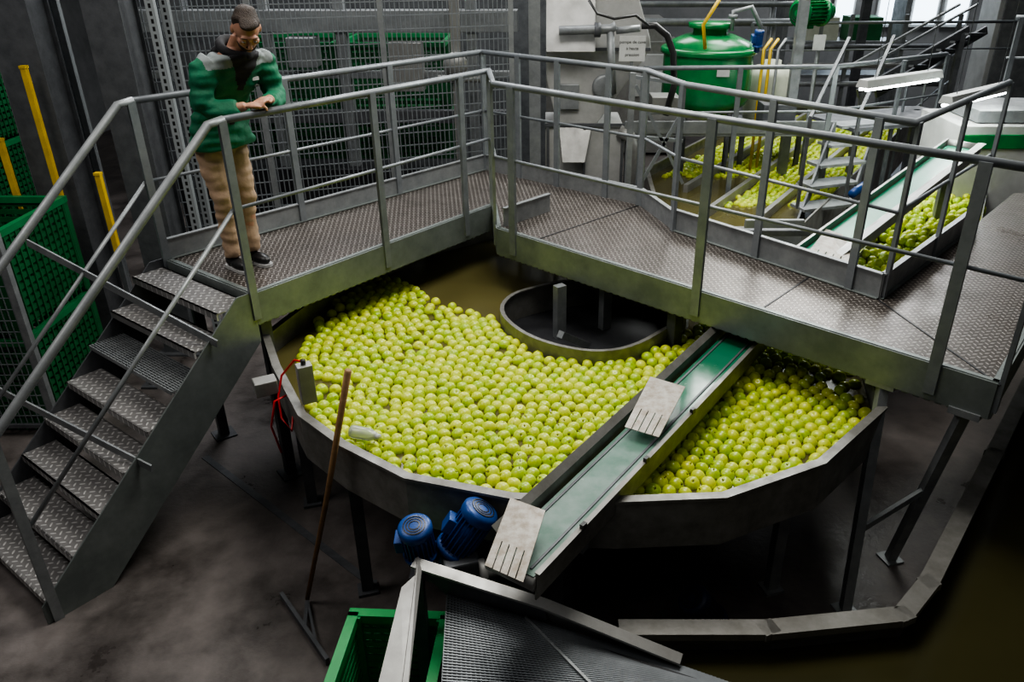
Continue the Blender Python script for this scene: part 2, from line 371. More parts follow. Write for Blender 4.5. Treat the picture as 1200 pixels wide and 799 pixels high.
# ---------------- apples
def apple_mesh(n,m):
    prof=[]
    for i in range(m+1):
        ph=math.pi*i/m; r=.5*math.sin(ph)*(1+.07*math.cos(ph)); z=-.46*math.cos(ph)
        if i<=1: z+=.06*(1-i)
        if i>=m-1: z-=.13*(1-(m-i))
        prof.append((max(r,.001),z))
    b_=MB(); b_.lathe(prof,(0,0,0),Z,n); return b_
ap=apple_mesh(20,14); apme=ap.mesh('apple'); apme.materials.append(applem)
sb=MB(); sb.path([(0,0,.30),(.01,0,.42),(.05,.01,.56)],.02,6,[.022,.02,.028]); sme=sb.mesh('stem'); sme.materials.append(stemm)
AZ=.99
reg_px=[(436,320),(478,334),(500,348),(545,364),(572,368),(588,394),(640,419),(700,429),(755,420),(800,392)]
inner=[lerp(up(p,0),TC,.028) for p in tank]
reg=[G(x,y,1.0) for x,y in reg_px]+[V((1.2,5.3,0)),V((1.2,5.9,0)),V((1.6,6.3,0)),inner[11],inner[10]]
reg+=[inner[i] for i in (9,8,7,6,5,4)]+[G(x,y,1.0) for x,y in ((412,522),(380,497),(360,468),(353,420),(372,376),(402,345))]
DI=.082; x0,x1,y0,y1=-2.2,2.4,2.8,7
area_=0; n_=len(reg)
for i in range(n_): a_,b2=reg[i],reg[(i+1)%n_]; area_+=(a_.x*b2.y-b2.x*a_.y)/2
N=int(abs(area_)/(DI*DI*.90)); pts=[]
while len(pts)<N:
    p=V((random.uniform(x0,x1),random.uniform(y0,y1)))
    if inpoly(p,reg): pts.append(p)
for it in range(60):
    grid={}
    for i,p in enumerate(pts): grid.setdefault((int(p.x//.09),int(p.y//.09)),[]).append(i)
    for i,p in enumerate(pts):
        gx,gy=int(p.x//.09),int(p.y//.09); d=V((0,0))
        for a_ in (-1,0,1):
            for b2 in (-1,0,1):
                for k in grid.get((gx+a_,gy+b2),()):
                    if k!=i:
                        e=p-pts[k]; L=e.length
                        if 0<L<DI: d+=e/L*(DI-L)*.45
        q=p+d
        if inpoly(q,reg): pts[i]=q
conv0=G(600,664,1.2);conv1=G(864,400,1.2)
cd=(conv1-conv0).normalized(); cs=V((cd.y,-cd.x,0))
deckpoly=[B0,B1,C1,D6,D5,D4,D2]
def hidden(p):
    q=V((p.x,p.y,0))-up(conv0,0)
    return abs(q.dot(cs)+.02)<.14 or inpoly(p+V((.12,.14)),deckpoly)
vis=sorted([p for p in pts if not hidden(p)],key=lambda p:(V((p.x,p.y,1.03))-V((0,0,CZ))).length)
ind=vis[:300]; ids=set(id(p) for p in ind)
def arot(): 
    return (random.gauss(0,.7),random.gauss(0,.7),random.uniform(0,6.28))
for i,p in enumerate(ind):
    s=.083*random.uniform(.93,1.06)
    o=bpy.data.objects.new('apple',apme); C.objects.link(o); o.location=(p.x,p.y,AZ+random.uniform(-.009,.009)); o.scale=(s,s,s*random.uniform(.90,1.0)); o.rotation_euler=arot()
    tag(o,'green apple floating shoulder to shoulder in the near part of the round tank','apple','apples floating in the round tank')
    q=bpy.data.objects.new('stem',sme); C.objects.link(q); q.parent=o
def bulk(name,ps,z,label,n=12,m=8,dia=.095,zj=.012):
    base=apple_mesh(n,m); b_=MB()
    for p in ps:
        s=dia*random.uniform(.93,1.06); R=Euler(arot()).to_matrix(); c=V((p[0],p[1],(p[2] if len(p)>2 else z)+random.uniform(-zj,zj)))
        b_.add([c+R@v*s for v in base.v],base.f,True)
    return b_.build(name,applebulk,label=label,cat='apples',kind='stuff')
bulk('apples',[p for p in pts if id(p) not in ids],AZ,'green apples floating in the farther part of the round tank',14,10,.083,.009)
# ---------------- near conveyor
cv=thing('belt_conveyor',up(conv0,0),'narrow green belt conveyor crossing the near rim of the round tank','conveyor')
def cp(s,o,z): q=conv0+cd*s+cs*o; return V((q.x,q.y,z))
L=(conv1-conv0).length+.5
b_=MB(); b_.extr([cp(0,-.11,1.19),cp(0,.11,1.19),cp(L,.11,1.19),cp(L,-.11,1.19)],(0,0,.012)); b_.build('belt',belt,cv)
for o in (-.085,.075):
    b_=MB(); b_.bar(cp(0.03,o,1.205),cp(L,o,1.205),.012,.006); b_.build('belt_edge_strip',galvd,cv)
b_=MB(); b_.extr([cp(.08,-.12,1.08),cp(.08,-.13,1.25),cp(L,-.13,1.25),cp(L,-.12,1.08)],cs*-.006)
b_.extr([cp(.08,-.13,1.25),cp(.08,-.165,1.28),cp(L,-.165,1.28),cp(L,-.13,1.25)],(0,0,.006)); b_.build('side_frame',rimm,cv)
b_=MB(); b_.extr([cp(0,.115,1.08),cp(0,.12,1.225),cp(L,.12,1.225),cp(L,.115,1.08)],cs*.008)
b_.extr([cp(0,.115,1.222),cp(0,.14,1.222),cp(L,.14,1.222),cp(L,.115,1.222)],(0,0,.006)); b_.build('side_frame',rimm,cv)
b_=MB(); b_.tube(cp(0,-.12,1.165),cp(0,.12,1.165),.032,14); b_.build('end_roller',steel,cv)
for s_ in (.4,1.2): 
    b_=MB(); b_.bar(cp(s_,-.12,1.06),cp(s_,.12,1.06),.05,.03); b_.build('cross_bar',galvd,cv)
b_=MB(); b_.bar(cp(.35,0,0),cp(.35,0,1.06),.06,.06); b_.build('support_leg',galvd,cv)
for s_ in (.35,.95,1.5):
    b_=MB(); b_.box(cp(s_,.135,1.235),(.03,.02,.03),.9); b_.build('guide_bracket',blackp,cv)
def comb(A,B,Cc,D,label):
    b_=MB()
    def bl(u,v): return lerp(lerp(A,B,u),lerp(D,Cc,u),v)
    nrm=(B-A).cross(D-A).normalized()*.006
    g=.03
    b_.extr([bl(0,0),bl(1,0),bl(1,.62),bl(0,.62)],nrm)
    for k in range(5):
        u0=k/5+(0 if k==0 else g/2);u1=(k+1)/5-(0 if k==4 else g/2)
        b_.extr([bl(u0,.62),bl(u1,.62),bl(u1,1.0),bl(u0,1.0)],nrm)
    b_.build('comb_plate',combm,label=label,cat='deflector plate')
comb(G(762,441,1.33),G(803,453,1.33),G(772,512,1.26),G(732,500,1.27),'pale steel comb plate halfway along the near green conveyor')
comb(G(598,583,1.33),G(639,598,1.33),G(613,682,1.24),G(568,662,1.25),'pale steel comb plate over the lower end of the near green conveyor')
# ---------------- motors
def motor(o,ax,r,L,label):
    ax=V(ax).normalized(); t=thing('electric_motor',V(o),label,'motor','electric motors')
    a=ax.cross(V((0,1,0)) if abs(ax.y)<.9 else V((1,0,0))).normalized(); b2=ax.cross(a)
    b_=MB(); b_.lathe([(0,0),(r*.80,0),(r*.80,-L*.62),(0,-L*.62)],o,ax,24)
    for k in range(22):
        th=2*math.pi*k/22; d=a*math.cos(th)+b2*math.sin(th); s_=ax.cross(d)*.003; o_=V(o)
        b_.extr([o_+d*r*.78-s_,o_+d*r*1.0-s_,o_+d*r*1.0+s_,o_+d*r*.78+s_],-ax*L*.6)
    b_.build('housing',blue,t)
    b_=MB(); b_.lathe([(r*.98,-.015),(r*1.04,0),(r*1.04,r*.35),(r*.92,r*.5),(r*.6,r*.56),(0,r*.57)],o,ax,28); f=b_.build('fan_cover',blue,t)
    b_=MB(); z=r*.575
    for rr_ in (.28,.45,.62,.78): 
        b_.lathe([(r*rr_,z-.012),(r*rr_,z+.002-(.02 if rr_>.7 else 0)),(r*(rr_+.07),z+.001-(.02 if rr_>.7 else 0)),(r*(rr_+.07),z-.012)],o,ax,28,False)
    b_.build('vent_slots',blackp,f)
    b_=MB(); c=V(o)-ax*L*.3+a*r*1.05; b_.bar(c-ax*.04,c+ax*.04,.08,.05,a); b_.build('terminal_box',blue,t,.004)
    b_=MB(); b_.lathe([(0,-L*.6),(r*1.1,-L*.6),(r*1.1,-L*.68),(r*.7,-L*.7),(r*.6,-L*.95),(0,-L)],o,ax,20); b_.build('flange',blue,t)
    return t
motor(G(487,622,1.08),(-.05,-.25,1),.078,.26,'smaller upright blue electric motor left of its tilted twin under the tank rim')
motor(G(560,604,1.10),(.55,.1,.85),.088,.34,'larger tilted blue electric motor nearest the green conveyor end')
t=thing('gear_box',G(540,668,.8),'grey gearbox under the tilted blue motor','gearbox')
b_=MB(); b_.box(G(540,664,.86),(.17,.12,.13),.3); b_.build('casing',galvd,t,.01)
b_=MB(); q=G(562,672,.86); b_.lathe([(0,0),(.07,0),(.07,.03),(.03,.035),(.03,.09),(0,.09)],q,(1,.3,0),18); b_.build('output_flange',steel,t)
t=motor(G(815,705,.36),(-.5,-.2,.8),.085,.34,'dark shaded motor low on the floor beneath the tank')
shade_blue=mat('shaded_motor_blue',(.01,.025,.08),(.006,.015,.05),6,.5)  # motor blue darkened, shadow under the tank put into the colour
for ch in t.children: ch.data.materials[0]=shade_blue
# ---------------- foreground trough, mesh belt
tr=thing('outfeed_trough',G(600,760,0),'steel framed outfeed trough with woven mesh belt in the bottom foreground','conveyor')
b_=MB(); e0,e1,e2=G(488,655,.98),G(640,703,.84),G(800,768,.64)
for p,q in ((e0,e1),(e1,e2)):
    b_.extr([p,q,q+V((-.02,-.05,-.01)),p+V((-.02,-.05,-.01))],(0,0,.012)); b_.extr([p,q,q-Z*.12,p-Z*.12],(.003,.008,0))
b_.build('back_rim',steel,tr)
b_=MB(); b_.extr([G(470,690,.96),G(490,672,.97),G(472,830,.88),G(436,830,.88)],(.003,0,.01)); b_.extr([G(488,655,.98),G(492,672,.98),G(474,830,.88),G(466,830,.88)],(.01,0,.02)); b_.build('side_wing',steel,tr)
b_=MB(); b_.extr([G(493,668,.94),G(640,715,.82),G(640,728,.72),G(524,697,.80)],(0,0,-.008)); b_.build('inner_apron',galvd,tr)
M0,M1,M2,M3=G(524,697,.80),G(790,778,.60),G(1000,850,.52),G(515,850,.66)
b_=MB(); b_.extr([p-Z*.03 for p in (M0,M1,M2,M3)],(0,0,.01)); b_.build('belt_bed',darkm,tr)
b_=MB()
def mb(u,v): return lerp(lerp(M0,M1,u),lerp(M3,M2,u),v)
for i in range(74):
    u=i/73; b_.bar(mb(u,0),mb(u,1),.006,.006)
for i in range(46):
    v=i/45; b_.bar(mb(0,v)+Z*.004,mb(1,v)+Z*.004,.006,.005)
b_.build('mesh_belt',railm,tr)
b_=MB(); b_.bar(mb(.35,0)+Z*.01,mb(.45,1)+Z*.01,.012,.012); b_.build('wear_strip',galv,tr)
b_=MB(); q=e0-Z*.06-V((0,.03,0)); b_.bar(up(q,0),q,.06,.06,V((0,1,0)));b_.build('leg',galvd,tr)
# right pool
pr=[G(725,738,.6),G(900,738,.6),G(1058,722,.6),G(1088,684,.6),G(1165,532,.6),G(1222,415,.6)]
pl=thing('flume_tank',(2,2.6,0),'low steel rimmed water channel in the bottom right corner','tank')
b_=MB(); cen=V((3.4,2.2,0))
b_.ring(pr,.012,.0,.58,False,cen); b_.build('channel_wall',rimm,pl)
b_=MB()
for p,q in zip(pr,pr[1:]): b_.bar(p,q,.095,.04)
for p in pr[1:-1]: b_.box(p,(.085,.085,.04),.4)
b_.build('rim',rimm,pl)
fillpoly('channel_water',[up(p,0) for p in pr]+[V((6,5.6,0)),V((6,.5,0)),V((.3,.5,0)),V((.1,2.4,0))],[],.47,water,label='dark brown water in the channel at the bottom right',cat='water',kind='stuff')
# ---------------- crates
def crate(loc,lx,ly,h,rz,label,m=greenc,m2=greend,grp=None,nrow=6,sp_=.1):
    t=thing('pallet_box' if h>.6 else 'crate',(0,0,0),label,'crate',grp)
    b_=MB(); b_.box((0,0,.06),(lx*.97,ly*.97,.02))
    for sx in (-1,1):
        for sy in (-1,1): b_.box((sx*(lx/2-.03),sy*(ly/2-.03),h/2),(.06,.06,h))
    nx=int(lx/sp_)
    for s_ in (-1,1):
        for k in range(nrow):
            z=.1+(h-.16)*k/(nrow-1)
            b_.box((0,s_*(ly/2-.02),z),(lx-.06,.02,(h-.16)/(nrow-1)*.62)); b_.box((s_*(lx/2-.02),0,z),(.02,ly-.06,(h-.16)/(nrow-1)*.62))
        for k in range(1,nx): b_.box((-lx/2+lx*k/nx,s_*(ly/2-.012),h/2),(.014,.024,h-.05))
        ny=int(ly/sp_)
        for k in range(1,ny): b_.box((s_*(lx/2-.012),-ly/2+ly*k/ny,h/2),(.024,.014,h-.05))
    b_.build('shell',m2,t)
    b_=MB()
    for s_ in (-1,1): b_.box((0,s_*(ly/2-.02),h-.02),(lx+.01,.05,.05)); b_.box((s_*(lx/2-.02),0,h-.02),(.05,ly-.04,.05))
    b_.build('rim',m,t)
    t.location=loc; t.rotation_euler=(0,0,rz); return t
bx=crate((-4.55,5.85,0),1.2,1.0,.82,.0,'lower green pallet box behind the stairs at the left edge',grp='green pallet boxes',nrow=11,sp_=.07)
c=copy_tree(bx); c.location=(-4.55,5.85,.83); c['label']='upper green pallet box behind the stairs, stacked at the left edge'
names=['bottom','second','third','top']
for X,Y,nm in ((-6.2,8.2,'stack by the left column'),(-3.0,10.0,'first stack behind the wire fence'),(-1.75,10.0,'second stack behind the wire fence')):
    for j in range(4 if X<-5 else 3):
        c=copy_tree(bx); c.location=(X,Y,.83*j); c['label']='%s green pallet box of the %s'%(names[j],nm)
g=G(455,765,.55)
crate((g.x,g.y-.05,.0),.50,.62,.55,-.05,'green plastic crate in the bottom foreground beside the mesh belt',mat('crate_bright_green',(.03,.36,.10),(.02,.28,.08),4,.4),mat('crate_mid_green',(.02,.27,.08),(.015,.2,.06),4,.4),nrow=9,sp_=.05)
# ---------------- squeegee, cable etc
t=thing('floor_squeegee',G(360,702,0),'wooden handled floor squeegee leaning on the tank rim','squeegee')
pb_=G(360,702,.03);ptp=G(408,434,1.66)
b_=MB(); b_.path([pb_,lerp(pb_,ptp,.5)+V((.008,0,0)),ptp],.014,10,[.013,.015,.018]); b_.build('handle',wood,t)
b_=MB(); b_.bar(G(330,697,.03),G(384,775,.03),.022,.045); b_.build('blade',galvd,t)
b_=MB(); b_.bar(G(360,702,.03),G(357,737,.04),.02,.012);b_.bar(G(360,702,.03),G(371,757,.04),.015,.012); b_.build('bracket',galvd,t)
t=thing('sensor_box',G(360,470,1.0),'grey steel sensor housing bolted to the left tank rim','sensor')
c0=G(362,468,1.17)
b_=MB(); b_.box(c0+V((0,.0,.11)),(.085,.07,.24),.5); b_.build('housing',steel,t,.004)
b_=MB(); b_.tube(c0+V((0,0,.23)),c0+V((.0,0,.26)),.015); b_.build('cable_gland',blackp,t)
b_=MB(); b_.box(G(311,452,1.16),(.13,.10,.09),.5); b_.build('junction_box',steel,None,.006,label='small grey junction box left of the sensor housing',cat='junction box')
b_=MB(); pts_=[(362,425,1.38),(345,422,1.3),(330,440,1.2),(326,465,1.1),(330,490,1.0),(342,505,.95),(344,480,1.0),(338,462,1.1),(322,470,1.12),(318,500,.9),(330,530,.7)]
b_.path([G(*q) for q in pts_],.007,6); b_.build('cable',redm,label='red cable looping beside the sensor housing on the tank',cat='cable')
t=thing('plastic_bottle',G(432,512,1.06),'clear plastic bottle lying among the apples at the left rim','bottle')
clr=mat('clear_plastic',(.75,.78,.7),(.7,.74,.66),4,.12,trans=.6)
b_=MB(); o=G(412,505,1.07); b_.lathe([(0,0),(.035,0),(.038,.02),(.036,.12),(.02,.155),(.015,.16)],o,G(455,514,1.07)-o,16); b_.build('body',clr,t)
b_=MB(); b_.lathe([(.017,.158),(.017,.18),(0,.18)],o,G(455,514,1.07)-o,12); b_.build('cap',white,t)
b_=MB(); b_.path([(-.9,3.9,.25),(.2,3.75,.25),(.9,3.9,.35),(1.2,4.4,.8)],.05,12); b_.build('drain_pipe',galvd,label='dark drain pipe running low beneath the round tank',cat='pipe')
# ---------------- fences and left machinery
def fence(p,q,z0,z1,label,dv_=.055,dh=.16,r=.004,posts=(0,1)):
    p,q=up(p,0),up(q,0); t=thing('mesh_fence',up(p,0),label,'fence'); L=(q-p).length; d=(q-p)/L
    b_=MB(); n=int(L/dv_)
    for i in range(1,n): c=p+d*L*i/n; b_.bar(up(c,z0),up(c,z1),r*2,r*2)
    m=int((z1-z0)/dh)
    for i in range(1,m): z=z0+(z1-z0)*i/m; b_.bar(up(p,z),up(q,z),r*2,r*2)
    b_.build('wire_mesh',railm,t)
    for k in posts: c=(p,q)[k]; b_=MB(); b_.box((c.x,c.y,(z1+.05)/2),(.05,.05,z1+.05)); b_.build('post',galv,t)
    for z in (z0,z1): b_=MB(); b_.bar(up(p,z),up(q,z),.03,.03); b_.build('frame_bar',galvd,t)
fx=[(-3.75,7.2),(-2.65,7.6),(-1.55,8.0),(-.35,8.45)]
for i,w_ in enumerate(('left of the man','directly behind the man','right of the man')):
    fence(V((*fx[i],0)),V((*fx[i+1],0)),.2,3.5,'tall grey wire mesh fence panel '+w_,.045,.12,.0045,(0,) if i<2 else (0,1))
fence(V((-4.6,7.05,0)),V((-4.05,7.1,0)),.2,3.5,'narrow wire mesh guard panel between two columns at the left',.04,.12)
fence(V((-5.6,5.27,0)),V((-3.87,5.3,0)),.1,1.75,'low wire mesh guard in front of the green pallet boxes at the left edge',.045,.09,.003)
def column(c,size,label,m=galvd,z1=4,name='steel_column'):
    b_=MB(); w,d_=size; f=.012
    b_.box((c[0],c[1]-d_/2,z1/2),(w,f,z1),0); b_.box((c[0],c[1]+d_/2,z1/2),(w,f,z1),0); b_.box((c[0],c[1],z1/2),(w*.82,d_-f,z1),0)
    b_.box((c[0],c[1],.01),(w+.12,d_+.12,.02)); b_.build(name,m,label=label,cat='column')
column(GY(45,100,6.75),(.34,.3),'wide grey steel column near the left edge',galvd)
column(GY(150,100,6.85),(.30,.3),'grey square column between the mesh panel and slotted posts',galvd)
slotm,nt,b=newmat('slotted_steel')
tc=nd(nt,'ShaderNodeTexCoord').outputs['Object']; sx=nd(nt,'ShaderNodeSeparateXYZ'); nt.links.new(tc,sx.inputs[0])
fz=mt(nt,'FRACT',mt(nt,'DIVIDE',sx.outputs[2],.058)); m1=mt(nt,'GREATER_THAN',fz,.4); m2=mt(nt,'LESS_THAN',mt(nt,'ABSOLUTE',sx.outputs[0]),.011)
nt.links.new(mixc(nt,mt(nt,'MULTIPLY',m1,m2),(.26,.28,.29),(.01,.01,.01)),b.inputs['Base Color']); b.inputs['Roughness'].default_value=.5
def slotpost(px,Y,label):
    c=GY(px,100,Y); b_=MB(); b_.box((c.x,c.y,2),(.07,.05,4)); b_.box((c.x,c.y,.01),(.14,.12,.02)); b_.build('slotted_post',slotm,label=label,cat='post')
slotpost(196,6.9,'left slotted steel post behind the man'); slotpost(212,7.25,'right slotted steel post behind the man')
for (a_,w_,zb) in (((28,80),'upper yellow guard post beside the wide left column',1.5),((115,205),'short yellow guard post beside the stairs',1.22),((0,165),'yellow guard post cut by the left frame edge',1.5)):
    Y=6.1 if a_[0]>100 else 6.46; p=GY(*a_,Y); t=thing('guard_post',(p.x,p.y,0),w_,'post')
    b_=MB(); b_.box((p.x,p.y,(p.z+zb)/2),(.042,.042,p.z-zb)); b_.box((p.x,p.y,p.z+.01),(.05,.05,.02)); b_.build('yellow_sleeve',yellow,t)
    b_=MB(); b_.box((p.x,p.y,zb/2),(.038,.038,zb)); b_.box((p.x,p.y,.01),(.14,.14,.02)); b_.build('base_post',galvd,t)
def machine(name,parts,label,cat):
    c=V(parts[0][1]); t=thing(name,up(c,0),label,cat)
    for pn,cc,sz,m in parts: b_=MB(); b_.box(cc,sz); b_.build(pn,m,t,.008)
    return t
machine('palletising_machine',[('base',(-2.4,9.15,.6),(3.6,.5,1.2),darkm),('cross_beam',(-2.4,9.1,2.75),(4.2,.18,.22),galv),('cross_beam',(-2.4,9.1,2.2),(4.0,.08,.08),galv),('cross_beam',(-2.4,9.1,1.75),(4.0,.10,.14),galvd),('upright',(-3.9,9.1,1.9),(.16,.16,3.6),galvd),('upright',(-3.0,9.1,1.9),(.10,.12,3.6),galv),('upright',(-2.2,9.1,1.9),(.12,.12,3.6),galv),('upright',(-.8,9.1,1.9),(.12,.12,3.6),galv),('carriage',(-1.5,9.0,2.3),(.35,.2,.5),steel),('motor_cover',(-2.6,9.0,2.45),(.3,.25,.3),galv)],'grey crate handling machine behind the mesh fence','machine')
machine('panel_housing',[('panel',(-5.0,11.6,1.7),(2.0,.1,3.4),galvd),('panel',(-3.0,11.6,1.7),(2.0,.1,3.4),galvd),('panel',(-1.0,11.6,1.7),(2.0,.1,3.4),galvd),('roof_beam',(-3.0,11.5,3.5),(6.2,.25,.25),galvd)],'grey panelled machine housing far behind the green pallet boxes','machine')
t=thing('chain_drive',(-.95,8.9,0),'upright drive unit with a round pulley behind the fence','machine')
b_=MB(); b_.box((-.95,8.85,1.5),(.1,.1,3)); b_.build('upright',steel,t)
b_=MB(); b_.lathe([(0,0),(.13,0),(.13,.05),(0,.05)],(-.95,8.74,2.35),(0,-1,0),20); b_.build('pulley',steel,t)
b_=MB(); b_.tube((-1.15,8.8,2.2),(-.7,8.8,2.2),.04); b_.build('shaft',steel,t)
column((.0-.12,8.75),(.12,.12),'slim grey column right of the fence',galv)
# ---------------- hopper
t=thing('steel_hopper',(.45,9.1,0),'stainless steel hopper machine behind the walkway corner','hopper')
b_=MB(); b_.box((.42,9.2,1.3),(.86,.8,.8)); b_.build('body',hopm,t,.01)
b_=MB(); b_.extr([V((0,8.8,2.2)),V((.12,8.8,1.72)),V((.55,8.8,1.72)),V((1.10,8.8,2.50)),V((1.08,8.8,2.62)),V((.80,8.8,3.4)),V((0,8.8,3.4))],(0,.8,0)); b_.build('hopper_top',hopm,t,.01)
b_=MB(); b_.extr([V((0,8.78,2.5)),V((0,8.55,2.5)),V((0,8.78,3.3))],(.5,0,0)); b_.build('angled_hood',hopm,t,.006)
b_=MB(); b_.extr([V((.14,8.79,1.72)),V((.50,8.79,1.72)),V((.42,8.62,1.35)),V((.18,8.62,1.35))],(0,.02,.0)); b_.build('front_chute',steel,t)
for (x,z,wx,wz) in ((.42,1.72,.88,.03),(.54,2.5,1.1,.03),(.42,.9,.9,.04)): b_=MB(); b_.box((x,8.78,z),(wx,.03,wz)); b_.build('flange_strip',galvd,t)
for x in (.02,.42,.84): b_=MB(); b_.box((x,8.78,1.3),(.03,.03,.8)); b_.build('stiffener',galvd,t)
b_=MB(); b_.box((.42,9.15,.45),(.7,.7,.9)); b_.build('stand',galvd,t)
b_=MB(); b_.lathe([(0,.0),(.13,.0),(.13,.03),(.10,.04),(0,.04)],(.62,8.79,2.12),(0,-1,0),24); b_.build('round_hatch',galv,t)
b_=MB(); b_.box((.25,8.77,2.02),(.2,.05,.26)); b_.build('switch_box',galv,t,.006)
b_=MB(); b_.path([(.98,8.75,.2),(.98,8.75,1.45),(.92,8.75,1.6),(.8,8.78,1.66)],.07,14); b_.build('side_duct',steel,t)
b_=MB(); b_.path([GY(655,36,8.5),GY(715,34,8.5),GY(722,30,8.5)],.045,12); b_.tube(GY(715,34,8.5),GY(718,110,8.5),.04); b_.tube(GY(722,36,8.5),GY(750,33,8.5),.035); b_.build('outlet_pipe',galv,t)
b_=MB(); b_.lathe([(.07,-.03),(.07,.03),(.03,.04)],GY(700,35,8.5),(1,0,0),14); b_.build('valve',galvd,t)
s=thing('warning_sign',GY(741,72,8.4),'small white text sign on a post beside the hopper','sign')
p=GY(741,57,8.4); b_=MB(); b_.box(p,(.26,.012,.24)); b_.build('board',white,s)
b_=MB(); b_.box((p.x,p.y+.02,(p.z)/2),(.03,.03,p.z)); b_.build('pole',galv,s)
for i,tx in enumerate(('pompe de cuve','à haute','pression')):
    text_obj('lettering',tx,.042,Matrix.Translation(V((p.x,p.y-.008,p.z+.05-.06*i))-ROOT[s.name])@Matrix.Rotation(math.radians(90),4,'X'),blackp,s)
s=thing('small_sign',GY(960,50,9.3),'tiny white plate on a post right of the green vessel','sign')
p=GY(960,50,9.3); b_=MB(); b_.box(p,(.13,.012,.16)); b_.build('board',white,s)
b_=MB(); b_.box((p.x,p.y+.02,(p.z)/2),(.025,.025,p.z)); b_.build('pole',galv,s)
b_=MB(); b_.path([GY(752,30,8.6),GY(768,30,8.6),GY(782,42,8.6),GY(789,62,8.6),GY(790,100,8.6),GY(780,135,8.6)],.035,10); b_.build('hose',blackp,label='thick black hose arching between hopper and green tank',cat='hose')
b_=MB(); b_.path([GY(690,0,8.35),GY(700,16,8.3),GY(720,22,8.3),GY(745,18,8.3),GY(760,30,8.45)],.014,8); b_.build('hose',blackp,label='thin black hose draped across the top of the hopper',cat='hose')
# ---------------- green tank
t=thing('pressure_tank',(1.9,9.8,0),'glossy green pressure tank with domed top and flanged lid','tank')
b_=MB(); b_.lathe([(0,1.6),(.3,1.65),(.48,1.78),(.52,1.86),(.52,2.36),(.48,2.46),(.28,2.54),(0,2.57)],(1.9,9.8,0),Z,32); b_.build('shell',tankg,t)
b_=MB(); b_.lathe([(.54,2.34),(.56,2.35),(.56,2.40),(.54,2.41)],(1.9,9.8,0),Z,32); b_.lathe([(.20,2.5),(.20,2.62),(.26,2.62),(.26,2.67),(0,2.68)],(1.9,9.8,0),Z,20); b_.build('lid',tankg,t)
b_=MB(); b_.path([(1.75,9.25,2.45),(1.7,9.2,2.7),(1.85,9.2,2.95)],.02); b_.build('pipe',yellow,t)
b_=MB(); b_.path([(2.1,9.6,2.6),(2.1,9.6,2.8),(2.3,9.6,2.85),(2.45,9.6,2.6)],.025); b_.lathe([(.05,-.02),(.05,.02),(0,.02)],(2.1,9.6,2.75),Z,12); b_.build('fitting',galv,t)
for th in (.5,2.2,4,5.3): b_=MB(); x_,y_=1.9+.42*math.cos(th),9.8+.42*math.sin(th); b_.tube((x_,y_,0),(x_,y_,1.9),.03); b_.build('leg',galvd,t)
b_=MB(); b_.box((1.98,9.27,2.2),(.14,.02,.1)); b_.build('name_plate',white,t)
b_=MB(); b_.lathe([(0,1.5),(.28,1.5),(.3,1.55),(.3,2.05),(.2,2.15),(.1,2.17),(.1,2.22),(0,2.22)],(2.75,10.1,0),Z,24); b_.build('plastic_drum',cream,label='milky white plastic drum right of the green tank',cat='drum')
machine('drum_stand',[('top',(2.75,10.1,1.46),(.8,.8,.06),galvd),('leg',(2.4,9.8,.73),(.06,.06,1.44),galvd),('leg',(3.1,9.8,.73),(.06,.06,1.44),galvd),('leg',(2.4,10.4,.73),(.06,.06,1.44),galvd),('leg',(3.1,10.4,.73),(.06,.06,1.44),galvd)],'steel stand carrying the white plastic drum','stand')
machine('service_platform',[('floor_plate',(2.0,9.0,1.62),(2.3,.5,.04),galv),('kick_plate',(2.0,8.74,1.7),(2.3,.015,.14),galv),('valve_box',(1.3,9.0,1.82),(.3,.3,.36),steel),('pump_block',(2.55,9.0,1.78),(.36,.3,.28),galvd),('leg',(.9,8.8,.8),(.06,.06,1.6),galvd),('leg',(3.1,8.8,.8),(.06,.06,1.6),galvd)],'narrow service platform with valve box in front of the green tank','platform')
motor(GY(890,38,9.2),(0,-.2,1),.05,.22,'small blue valve motor beside the green tank')
t=motor(GY(940,15,10.8),(-1,-.5,0),.16,.5,'green fan motor near the top behind the drum')
for ch in t.children: ch.data.materials[0]=tankg
# ---------------- back flume
fl=thing('flume_tank',(2.6,9.5,0),'long far flume tank with parallel lanes of floating apples behind the walkway','tank')
fo=[V((1.08,7.05,0)),V((2.35,7.05,0)),V((5.3,11.8,0)),V((6.0,13.0,0)),V((3.5,13.0,0)),V((1.15,9.2,0))]
b_=MB(); b_.ring(fo,.015,.5,1.12); b_.ring(fo,.06,1.12,1.135); b_.build('wall',rimm,fl)
fillpoly('flume_water',fo,[],1.0,water2,label='brown water of the far flume behind the walkway',cat='water',kind='stuff')
ld=V((2.95,4.75,0)).normalized(); ls=V((ld.y,-ld.x,0))
for k,(s0,s1) in enumerate(((1.0,6.6),(1.0,6.6),(1.6,6.6))):
    o=V((1.95-.62*k,7.3,0)); b_=MB(); b_.bar(up(o+ld*(s0-.6 if k<2 else s0),1.03),up(o+ld*s1,1.03),.05,.12); b_.build('lane_divider',steel,fl)
for sx_,sy_ in ((1.2,7.3),(2.3,7.3),(4.9,11.5),(3.5,12.7)): b_=MB(); b_.box((sx_,sy_,.25),(.07,.07,.5)); b_.build('leg',galvd,fl)
def fillpts(q,sp=.088,jit=.016,test=None):
    xs=[p.x for p in q]; ys=[p.y for p in q]; out=[]; j=0; y=min(ys)
    while y<max(ys):
        x=min(xs)+(sp/2 if j%2 else 0)
        while x<max(xs):
            p=V((x+random.uniform(-jit,jit),y+random.uniform(-jit,jit)))
            if inpoly(p,q) and (not test or test(p)): out.append(p)
            x+=sp
        y+=sp*.87; j+=1
    return out
fc=sum(fo,V((0,0,0)))/6
